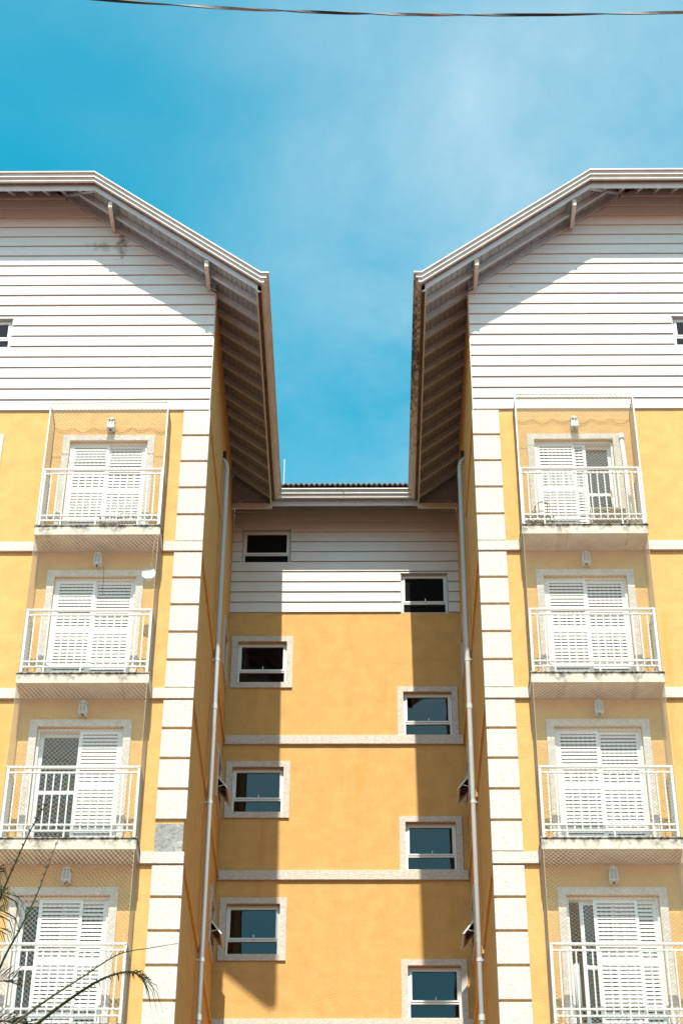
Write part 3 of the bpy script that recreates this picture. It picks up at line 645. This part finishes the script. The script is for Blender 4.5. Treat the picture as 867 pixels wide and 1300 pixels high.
# ------------------------------------------------------------------ wall lanterns
ORD = ['top', 'second', 'third', 'lowest']
def lantern(s, k):
    x = XC + s * GEO[s]['lamp']; z = -0.36 if k == 0 else FLOORS[k - 1] - 0.20
    t = empty('wall_lantern', (x, -0.001, z), f'white wall lantern over the {ORD[k]} balcony door of the {WHO[s]} block', 'lamp', 'lanterns above the balcony doors')
    y = -0.12
    b = MB(); b.box(x - 0.05, x + 0.05, -0.02, -0.001, z - 0.10, z + 0.12); b.box(x - 0.012, x + 0.012, -0.09, -0.02, z - 0.02, z + 0.02); mk('wall_plate', b, 'pipe', t)
    b = MB(); b.box(x - 0.075, x + 0.075, y - 0.075, y + 0.075, z - 0.145, z - 0.12); mk('base', b, 'pipe', t)
    b = MB(); a0, a1 = 0.068, 0.054
    for sx, sy in ((-1, -1), (1, -1), (1, 1), (-1, 1)):
        b.hexa([(x + sx * a0 - 0.009, y + sy * a0 - 0.009, z - 0.12), (x + sx * a0 + 0.009, y + sy * a0 - 0.009, z - 0.12), (x + sx * a0 + 0.009, y + sy * a0 + 0.009, z - 0.12), (x + sx * a0 - 0.009, y + sy * a0 + 0.009, z - 0.12),
                (x + sx * a1 - 0.009, y + sy * a1 - 0.009, z + 0.06), (x + sx * a1 + 0.009, y + sy * a1 - 0.009, z + 0.06), (x + sx * a1 + 0.009, y + sy * a1 + 0.009, z + 0.06), (x + sx * a1 - 0.009, y + sy * a1 + 0.009, z + 0.06)])
    b.box(x - 0.008, x + 0.008, y - 0.076, y - 0.064, z - 0.12, z + 0.06)
    mk('frame', b, 'pipe', t)
    b = MB(); b.loft([[(x - c, y - c, zz), (x + c, y - c, zz), (x + c, y + c, zz), (x - c, y + c, zz)] for c, zz in ((0.06, z - 0.119), (0.045, z + 0.059))]); mk('glass', b, 'frosted', t)
    b = MB(); b.loft([[(x - c, y - c, zz), (x + c, y - c, zz), (x + c, y + c, zz), (x - c, y + c, zz)] for c, zz in ((0.076, z + 0.06), (0.076, z + 0.072), (0.015, z + 0.145), (0.012, z + 0.165))]); mk('roof_cap', b, 'pipe', t)
    b = MB(); b.tube([(x, y, z - 0.145), (x, y, z - 0.165)], 0.03, 8); mk('bottom_cap', b, 'black', t)
    t.scale = (0.86, 0.86, 0.86)
for s in (-1, 1):
    for k in range(4): lantern(s, k)

# ------------------------------------------------------------------ safety nets
def net_patch(mb, p, a, b, w, h, per, r, rnd, vs=1.0):
    p, a, b = Vector(p), Vector(a), Vector(b) * vs; h = h / vs; nrm = a.cross(b).normalized()
    def strand(q0, q1):
        d = (q1 - q0)
        if d.length < 0.03: return
        t = d.normalized(); x = t.cross(nrm); i = len(mb.v)
        for q in (q0, q1):
            for ang in (0.3, 2.4, 4.5): mb.v.append(tuple(q + (x * math.cos(ang) + nrm * math.sin(ang)) * r))
        for j in range(3): mb.f.append((i + j, i + (j + 1) % 3, i + 3 + (j + 1) % 3, i + 3 + j))
    k = int(-h / per) - 1
    while k * per < w + h + per:
        c = k * per
        for kind in (0, 1):
            cc = c + rnd.uniform(-0.006, 0.006)
            # kind 0: x - y = cc ; kind 1: x + y = cc
            if kind == 0: y0, y1 = max(0, -cc), min(h, w - cc); f = lambda y: cc + y
            else: y0, y1 = max(0, cc - w), min(h, cc); f = lambda y: cc - y
            if y1 > y0:
                P = lambda y: p + a * f(y) + b * y
                strand(P(y0), P(y1))
        k += 1
NR = random.Random(11)
for s in (-1, 1):
    for k in range(4):
        sl, sr = GEO[s]['slab']; X = lambda u: XC + s * u
        zt = FLOORS[k] + BT; xa, xb = sorted((X(sl + 0.02), X(sr - 0.025)))
        ztop = FLOORS[k - 1] if k else (-0.24 if s < 0 else -0.08)
        H = ztop - zt; y = -0.518
        t = empty('safety_net', ((xa + xb) / 2, y, zt), f'pale diamond mesh net enclosing the {ORD[k]} balcony of the {WHO[s]} block', 'net', 'safety nets on the balconies')
        mb = MB(); r = 0.0028 if k == 0 else 0.0024
        net_patch(mb, (xa, y, zt), (1, 0, 0), (0, 0, 1), xb - xa, H, 0.069, r, NR, 1.08 if s < 0 else 0.84)
        for x in (xa, xb): net_patch(mb, (x, y, zt), (0, 1, 0), (0, 0, 1), -y - 0.006, H, 0.069, r, NR, 1.08 if s < 0 else 0.84)
        if k == 0: net_patch(mb, (xa, y, ztop), (1, 0, 0), Vector((0, 0.512, -0.10)).normalized(), xb - xa, 0.51, 0.069, r, NR)
        mk('net_mesh', mb, 'net', t, kind='stuff')
        for x in (xa, xb):
            q = MB(); q.tube([(x, y, zt), (x, y, ztop)], 0.004 if k else 0.013, 6); mk('side_rope' if k else 'net_pole', q, 'net' if k else 'metal', t)
            q = MB(); zb = ztop - (0.08 if k == 0 else 0)
            q.tube([(x, -0.012, zt + 0.1), (x + (0.01 if x < (xa + xb) / 2 else -0.01), -0.02, (zt + zb) / 2), (x, -0.012, zb)], 0.006, 5); mk('wall_rope', q, 'brown' if k == 0 else 'net', t)
        if k == 0:
            q = MB(); q.tube([(xa, y, ztop), (xb, y, ztop)], 0.006, 6); mk('top_wire', q, 'brown', t)
            for x in (xa, xb):
                q = MB(); q.tube([(x, y, ztop), (x, -0.01, ztop - 0.1)], 0.006, 6); mk('top_wire', q, 'brown', t)
            # slack edge rope looped from hook to hook along the wall
            q = MB(); n = 6; pts = []
            for i in range(n):
                x0, x1 = xa + (xb - xa) * i / n, xa + (xb - xa) * (i + 1) / n
                for j in range(6):
                    f = j / 6; pts.append((x0 + (x1 - x0) * f, -0.02, ztop - 0.13 - 0.10 * math.sin(math.pi * f) * (1.2 if i % 2 else 0.8)))
            pts.append((xb, -0.02, ztop - 0.13)); q.tube(pts, 0.0045, 4); mk('edge_rope', q, 'brown', t)

# ------------------------------------------------------------------ things on the balconies
zt = FLOORS[0] + BT
def crate(x, y, z, w, d, h, label):
    t = empty('plastic_crate', (x, y, z), label, 'crate', 'crates on the balconies')
    b = MB(); b.box(x - w / 2, x + w / 2, y - d / 2, y + d / 2, z, z + 0.02); mk('base', b, 'black', t)
    for zz in (0.02, h * 0.42, h - 0.04):
        b = MB(); 
        for (a0, a1, b0, b1) in ((x - w / 2, x + w / 2, y - d / 2, y - d / 2 + 0.015), (x - w / 2, x + w / 2, y + d / 2 - 0.015, y + d / 2), (x - w / 2, x - w / 2 + 0.015, y - d / 2 + 0.015, y + d / 2 - 0.015), (x + w / 2 - 0.015, x + w / 2, y - d / 2 + 0.015, y + d / 2 - 0.015)):
            b.box(a0, a1, b0, b1, z + zz, z + zz + 0.035)
        mk('rim', b, 'black', t)
    b = MB(); n = 6
    for i in range(n + 1):
        xx = x - w / 2 + 0.01 + (w - 0.02) * i / n; b.box(xx - 0.01, xx + 0.01, y - d / 2 + 0.002, y - d / 2 + 0.013, z + 0.055, z + h - 0.04); 
    mk('slatted_side', b, 'black', t)
    return t
crate(-3.98, -0.22, zt, 0.30, 0.24, 0.34, 'black slatted crate on the top left balcony, nearest its middle')
crate(-3.66, -0.22, zt, 0.28, 0.24, 0.36, 'black slatted crate on the top left balcony, beside the pale sack')
crate(2.99, -0.25, zt, 0.30, 0.26, 0.24, 'low black crate at the wall-corner end of the top right balcony')
# pale sack
def lump(name, c, rad, m, label, cat, seed, n=10, rings=7):
    rr = random.Random(seed); b = MB(); rs = []
    for i in range(rings):
        th = math.pi * (0.04 + 0.92 * i / (rings - 1)); ring = []
        for j in range(n):
            ph = 2 * math.pi * j / n; k = 1 + rr.uniform(-0.12, 0.12)
            ring.append((c[0] + rad[0] * k * math.sin(th) * math.cos(ph), c[1] + rad[1] * k * math.sin(th) * math.sin(ph), c[2] - rad[2] * math.cos(th)))
        rs.append(ring)
    b.loft(rs); return tag(mk(name, b, m, at=c, smooth=True), label, cat)
lump('sack', (-3.42, -0.2, zt + 0.15), (0.10, 0.09, 0.155), 'grey_cloth', 'small pale sack on the top left balcony floor beside the crates', 'sack', 5)
# outdoor unit of an air conditioner
def condenser(x, y, z):
    t = empty('air_conditioner', (x, y, z), 'beige air conditioner unit with brown grille on the top right balcony', 'air conditioner')
    w, d, h = 0.60, 0.24, 0.44
    b = MB(); b.box(x - w / 2, x + w / 2, y - d / 2, y + d / 2, z + 0.03, z + h); mk('casing', b, 'beige', t, bevel=0.012)
    b = MB(); b.box(x - w / 2 + 0.02, x + w / 2 - 0.03, y - d / 2 - 0.012, y - d / 2 - 0.001, z + 0.06, z + h - 0.03); mk('grille', b, 'brown', t)
    for i in range(9):
        b = MB(); zz = z + 0.08 + 0.036 * i; b.box(x - w / 2 + 0.03, x + w / 2 - 0.04, y - d / 2 - 0.022, y - d / 2 - 0.013, zz, zz + 0.012); mk('grille_bar', b, 'brown', t)
    for sx in (-1, 1):
        b = MB(); b.box(x + sx * 0.2 - 0.03, x + sx * 0.2 + 0.03, y - d / 2 + 0.01, y + d / 2 - 0.01, z, z + 0.03); mk('foot', b, 'black', t)
condenser(4.16, -0.24, zt)
# chair folded against the shutter
def chair(x, y, z):
    t = empty('folding_chair', (x, y, z), 'dark metal chair with curved back on the top right balcony', 'chair')
    b = MB(); b.box(x - 0.15, x + 0.15, y - 0.10, y + 0.10, z + 0.40, z + 0.42); mk('seat', b, 'grey_cloth', t, bevel=0.008)
    for sx in (-1, 1):
        for yy in (-0.11, 0.09):
            b = MB(); b.tube([(x + sx * 0.145, y + yy, z), (x + sx * 0.135, y + yy * 0.9, z + 0.40)], 0.011, 6); mk('leg', b, 'black', t)
    b = MB(); b.tube([(x - 0.14, y + 0.09, z + 0.42), (x - 0.14, y + 0.105, z + 0.66), (x - 0.10, y + 0.11, z + 0.76), (x, y + 0.11, z + 0.80), (x + 0.10, y + 0.11, z + 0.76), (x + 0.14, y + 0.105, z + 0.66), (x + 0.14, y + 0.09, z + 0.42)], 0.009, 6); mk('back_frame', b, 'black', t)
    for xx in (-0.07, 0.07):
        b = MB(); b.tube([(x + xx, y + 0.1, z + 0.42), (x + xx, y + 0.112, z + 0.80)], 0.006, 5); mk('back_bar', b, 'black', t)
chair(3.13, -0.14, zt)
t = empty('curtain_pole', (4.56, -0.12, zt), 'white rounded pole leaning by the open door of the top right balcony', 'pole')
q = MB(); q.tube([(4.57, -0.2, zt), (4.535, -0.055, zt + 2.10)], 0.035, 10); mk('tube', q, 'metal', t, smooth=True)
q = MB(); q.tube([(4.535, -0.055, zt + 2.10), (4.5345, -0.054, zt + 2.13), (4.534, -0.053, zt + 2.2), (4.534, -0.053, zt + 2.23)], [0.045, 0.05, 0.05, 0.03], 10); mk('end_cap', q, 'metal', t, smooth=True)
lump('hanging_ornament', (4.30, 0.02, zt + 1.0), (0.03, 0.025, 0.075), 'orange', 'small orange ornament hanging at the open door of the top right balcony', 'ornament', 8, 8, 6)
# torn film caught on a net, with its cord
q = MB(); rr = random.Random(4); pts = []
ring0, ring1 = [], []
for j in range(14):
    a = 2 * math.pi * j / 14; k = 1 + rr.uniform(-0.22, 0.18)
    px, pz = -3.215 + 0.115 * k * math.cos(a), -3.775 + 0.135 * k * math.sin(a); w = 0.02 * math.sin(3 * a)
    ring0.append((px, -0.515 + w, pz)); ring1.append((px, -0.495 + w, pz))
q.loft([ring0, ring1])
t = empty('plastic_bag', (-3.215, -0.5, -3.77), 'torn pale plastic bag caught on the net of the second left balcony', 'bag')
mk('film', q, 'grey_cloth', t)
q = MB(); q.tube([(-3.2, -0.5, -3.66), (-3.19, -0.497, -3.3), (-3.165, -0.497, -3.0)], 0.004, 5); mk('cord', q, 'net', t)
q = MB(); q.tube([(-4.02, -0.09, -3.33), (-4.0, -0.09, -3.6), (-4.01, -0.09, -3.78), (-3.985, -0.09, -3.9)], 0.005, 5)
tag(mk('loose_cord', q, 'black', at=(-4.02, -0.09, -3.33)), 'thin black cord dangling from the second left lantern', 'cord')
# curtains behind the open doors
def curtain(x0, x1, z0, z1, y, m, label):
    q = MB(); n = 40; a = []
    for i in range(n + 1):
        x = x0 + (x1 - x0) * i / n; a.append((x, y + 0.028 * math.sin(i * 1.15) + 0.012 * math.sin(i * 0.47)))
    k = len(q.v)
    for off in (0, 0.006):
        for zz in (z0, z1): q.v += [(x, yy + off, zz) for x, yy in a]
    n1 = n + 1
    for o_ in (0, 2 * n1):
        for i in range(n): q.f.append((o_ + i, o_ + i + 1, o_ + n1 + i + 1, o_ + n1 + i))
    for i in range(n): q.f += [(i, i + 1, 2 * n1 + i + 1, 2 * n1 + i), (n1 + i, n1 + i + 1, 3 * n1 + i + 1, 3 * n1 + i)]
    tag(mk('curtain', q, m, at=((x0 + x1) / 2, y, z1), smooth=True), label, 'curtain')
curtain(-4.72, -4.3, FLOORS[2] + BT + 0.05, FLOORS[1] - 0.9, 0.26, 'curtain', 'dark grey curtain inside the half open third door of the left block')
curtain(3.80, 4.32, FLOORS[0] + BT + 0.05, -0.75, 0.26, 'curtain_white', 'pale lace curtain behind glass at the top right balcony door')
curtain(3.06, 3.22, FLOORS[3] + BT + 0.05, FLOORS[2] - 1.4, 0.30, 'curtain_white', 'pale curtain low in the gap of the lowest right balcony door')

curtain(-7.5, -6.12, 1.5, 2.05, 0.19, 'curtain_white', 'pale pleated sheet inside the small gable window at the far left edge')  # pale sheets added behind the gable panes to make the glass look pale
curtain(5.71, 7.08, 1.5, 2.05, 0.19, 'curtain_white', 'pale pleated sheet inside the small gable window at the far right edge')

# ------------------------------------------------------------------ overhead cable: a flat strap, twisted
t = empty('overhead_cable', (-0.09, -10, -1.86), 'twisted flat black and grey cable strung across the sky', 'cable')
pts = []
for i in range(521):
    x = -26 + 52 * i / 520
    z = -1.955 + 0.00165 * 8 * (x - 2.2) ** 2 / 1.0 * (1.0 if x < 2.2 else 0.45)
    pts.append(Vector((x, -10 - 0.004 * x, z)))
def strap(off, w, h, m, nm):
    q = MB(); rings = []
    for i, p in enumerate(pts):
        a = 2.3 * (p.x + 2.75) + 0.6 * math.sin(p.x * 1.1)
        ux = Vector((0, math.cos(a), math.sin(a))); vx = Vector((0, -math.sin(a), math.cos(a))); c = p + vx * off
        rings.append([c + ux * w + vx * h, c - ux * w + vx * h, c - ux * w - vx * h, c + ux * w - vx * h])
    q.loft(rings); mk(nm, q, m, t)
strap(0.004, 0.019, 0.0035, 'cable_light', 'light_face'); strap(-0.004, 0.019, 0.0035, 'cable', 'dark_face')

# ------------------------------------------------------------------ palm beside the camera's left
t = empty('palm_tree', (-3.55, -9.0, GZ), 'tall palm at the lower left with thin arching fronds', 'palm')
q = MB(); n = 26; tp = []; tr_ = []
for i in range(n + 1):
    f = i / n; tp.append((-3.55 + 0.16 * f * f, -9.0, GZ + (ZO - 15.05) * f)); tr_.append(0.17 - 0.06 * f + (0.008 if i % 2 else 0))
q.tube(tp, tr_, 12); mk('trunk', q, 'bark', t)
PR = random.Random(21)
def frond(pts, r0, leaf, m='palm', rach=None, dens=34, start=0.15, droop=0.3, both=True, fold=0.9):
    """A rachis through pts with leaflets either side; leaf(f) gives a leaflet's length along the rachis."""
    P = [Vector(p) for p in pts]
    # Catmull-Rom refine
    Q = []
    for i in range(len(P) - 1):
        p0, p1, p2, p3 = P[max(i - 1, 0)], P[i], P[i + 1], P[min(i + 2, len(P) - 1)]
        for j in range(6):
            u = j / 6; Q.append(0.5 * ((2 * p1) + (p2 - p0) * u + (2 * p0 - 5 * p1 + 4 * p2 - p3) * u * u + (3 * p1 - p0 - 3 * p2 + p3) * u ** 3))
    Q.append(P[-1])
    q = MB(); q.tube(Q, [r0 * (1 - 0.82 * i / (len(Q) - 1)) for i in range(len(Q))], 6)
    fr_ = mk('frond', q, rach or m, t)
    lb = MB()
    for i in range(dens):
        f = start + (1 - start) * i / dens
        x = f * (len(Q) - 1); k = min(int(x), len(Q) - 2); p = Q[k].lerp(Q[k + 1], x - k); tg = (Q[k + 1] - Q[k]).normalized()
        side0 = tg.cross(Vector((0, 0, 1))).normalized(); upv = side0.cross(tg)
        for sg in ((-1, 1) if both else (1,)):
            ln = leaf(f) * PR.uniform(0.65, 1.2)
            if ln < 0.015: continue
            d = (tg * PR.uniform(0.35, 0.8) + side0 * sg * PR.uniform(0.5, 1.0) + upv * PR.uniform(0.1, 0.6)).normalized()
            w = min(0.0075, 0.02 + ln * 0.03) * PR.uniform(0.6, 1.1); wv = d.cross(upv).normalized() * w
            a, b, c = p, p + d * ln * 0.5 + Vector((0, 0, -droop * ln * 0.25)), p + d * ln * 0.85 + Vector((0, 0, -droop * ln))
            j = len(lb.v); lb.v += [tuple(a - wv * 0.5), tuple(a + wv * 0.5), tuple(b + wv), tuple(b - wv), tuple(c), tuple(b + Vector((0, 0, 0.006)))]
            lb.f += [(j, j + 1, j + 5), (j + 1, j + 2, j + 5), (j, j + 5, j + 3), (j + 2, j + 4, j + 5), (j + 5, j + 4, j + 3)]
    mk('leaflets', lb, m, fr_, kind='stuff')
B1 = [(-3.35, -9.0, -15.02), (-2.9, -8.9, -14.55), (-2.69, -8.8, -14.32), (-2.46, -8.7, -14.1), (-2.13, -8.6, -13.81), (-1.85, -8.5, -13.7), (-1.59, -8.45, -13.63)]
B2 = [(-3.3, -9.0, -15.16), (-2.75, -9.0, -14.65), (-2.47, -9.0, -14.41), (-2.19, -9.1, -14.27), (-1.98, -9.1, -14.2), (-1.87, -9.1, -14.22), (-1.79, -9.1, -14.28)]
S1 = [(-3.38, -9.0, -14.95), (-3.29, -9.1, -13.98), (-3.17, -9.2, -13.5), (-3.03, -9.3, -13.13), (-2.9, -9.4, -12.85), (-2.79, -9.5, -12.7)]
S2 = [(-3.34, -9.0, -15.0), (-3.19, -8.8, -14.05), (-3.06, -8.7, -13.6), (-2.96, -8.6, -13.22), (-2.89, -8.5, -12.83), (-2.82, -8.4, -12.44)]
frond(B1, 0.013, lambda f: 0.075 if f < 0.72 else 0.0, dens=46, rach='palm_dry', start=0.15, droop=0.0)
frond(B2, 0.018, lambda f: 0.08 if f < 0.74 else 0.26, dens=40, start=0.15, droop=0.9)
frond(S1, 0.014, lambda f: 0.04 if f > 0.3 else 0.0, dens=16, start=0.3, droop=0.1)
frond(S2, 0.013, lambda f: 0.045 if f > 0.3 else 0.0, dens=16, start=0.3, droop=0.1)
# feathery fronds at the frame's left edge
for i in range(3):
    y_ = -8.7 - 0.15 * i
    frond([(-3.45, -9.0, -14.95), (-3.62 + 0.03 * i, y_, -14.5 + 0.12 * i), (-3.52 + 0.05 * i, y_ - 0.1, -13.95 + 0.12 * i), (-3.36 + 0.05 * i, y_ - 0.15, -13.72 + 0.12 * i), (-3.22 + 0.04 * i, y_ - 0.2, -13.66 + 0.1 * i)], 0.010,
          lambda f: 0.34 if f > 0.3 else 0.12, m='palm_dry' if i % 2 else 'palm', dens=26, droop=1.0)
frond([(-3.42, -9.0, -14.95), (-3.55, -9.1, -14.3), (-3.5, -9.2, -13.75), (-3.35, -9.25, -13.4), (-3.22, -9.3, -13.25)], 0.014, lambda f: 0.36 if f > 0.25 else 0.1, m='palm_dry', dens=44, droop=0.8)
frond([(-3.4, -9.0, -14.98), (-3.6, -8.8, -14.5), (-3.5, -8.6, -14.2), (-3.3, -8.5, -14.05), (-3.12, -8.45, -14.0)], 0.016, lambda f: 0.30 if f > 0.3 else 0.1, dens=40, droop=0.15)
frond([(-3.4, -9.0, -15.0), (-3.5, -8.7, -14.65), (-3.35, -8.5, -14.45), (-3.15, -8.4, -14.38), (-3.0, -8.35, -14.42)], 0.016, lambda f: 0.28 if f > 0.3 else 0.1, dens=40, droop=0.2)
for az in (100, 150, 200, 250, 300, 340):
    a = math.radians(az); c, s_ = math.cos(a), math.sin(a)
    if c > 0.2: continue
    frond([(-3.39 + c * r, -9.0 + s_ * r, -15.0 + h) for r, h in ((0, 0), (0.5, 0.75), (1.1, 1.0), (1.8, 0.8), (2.3, 0.2))], 0.02, lambda f: 0.45, dens=36, droop=0.5)
for m in M.values():
    if 'last' in m: del m['last']
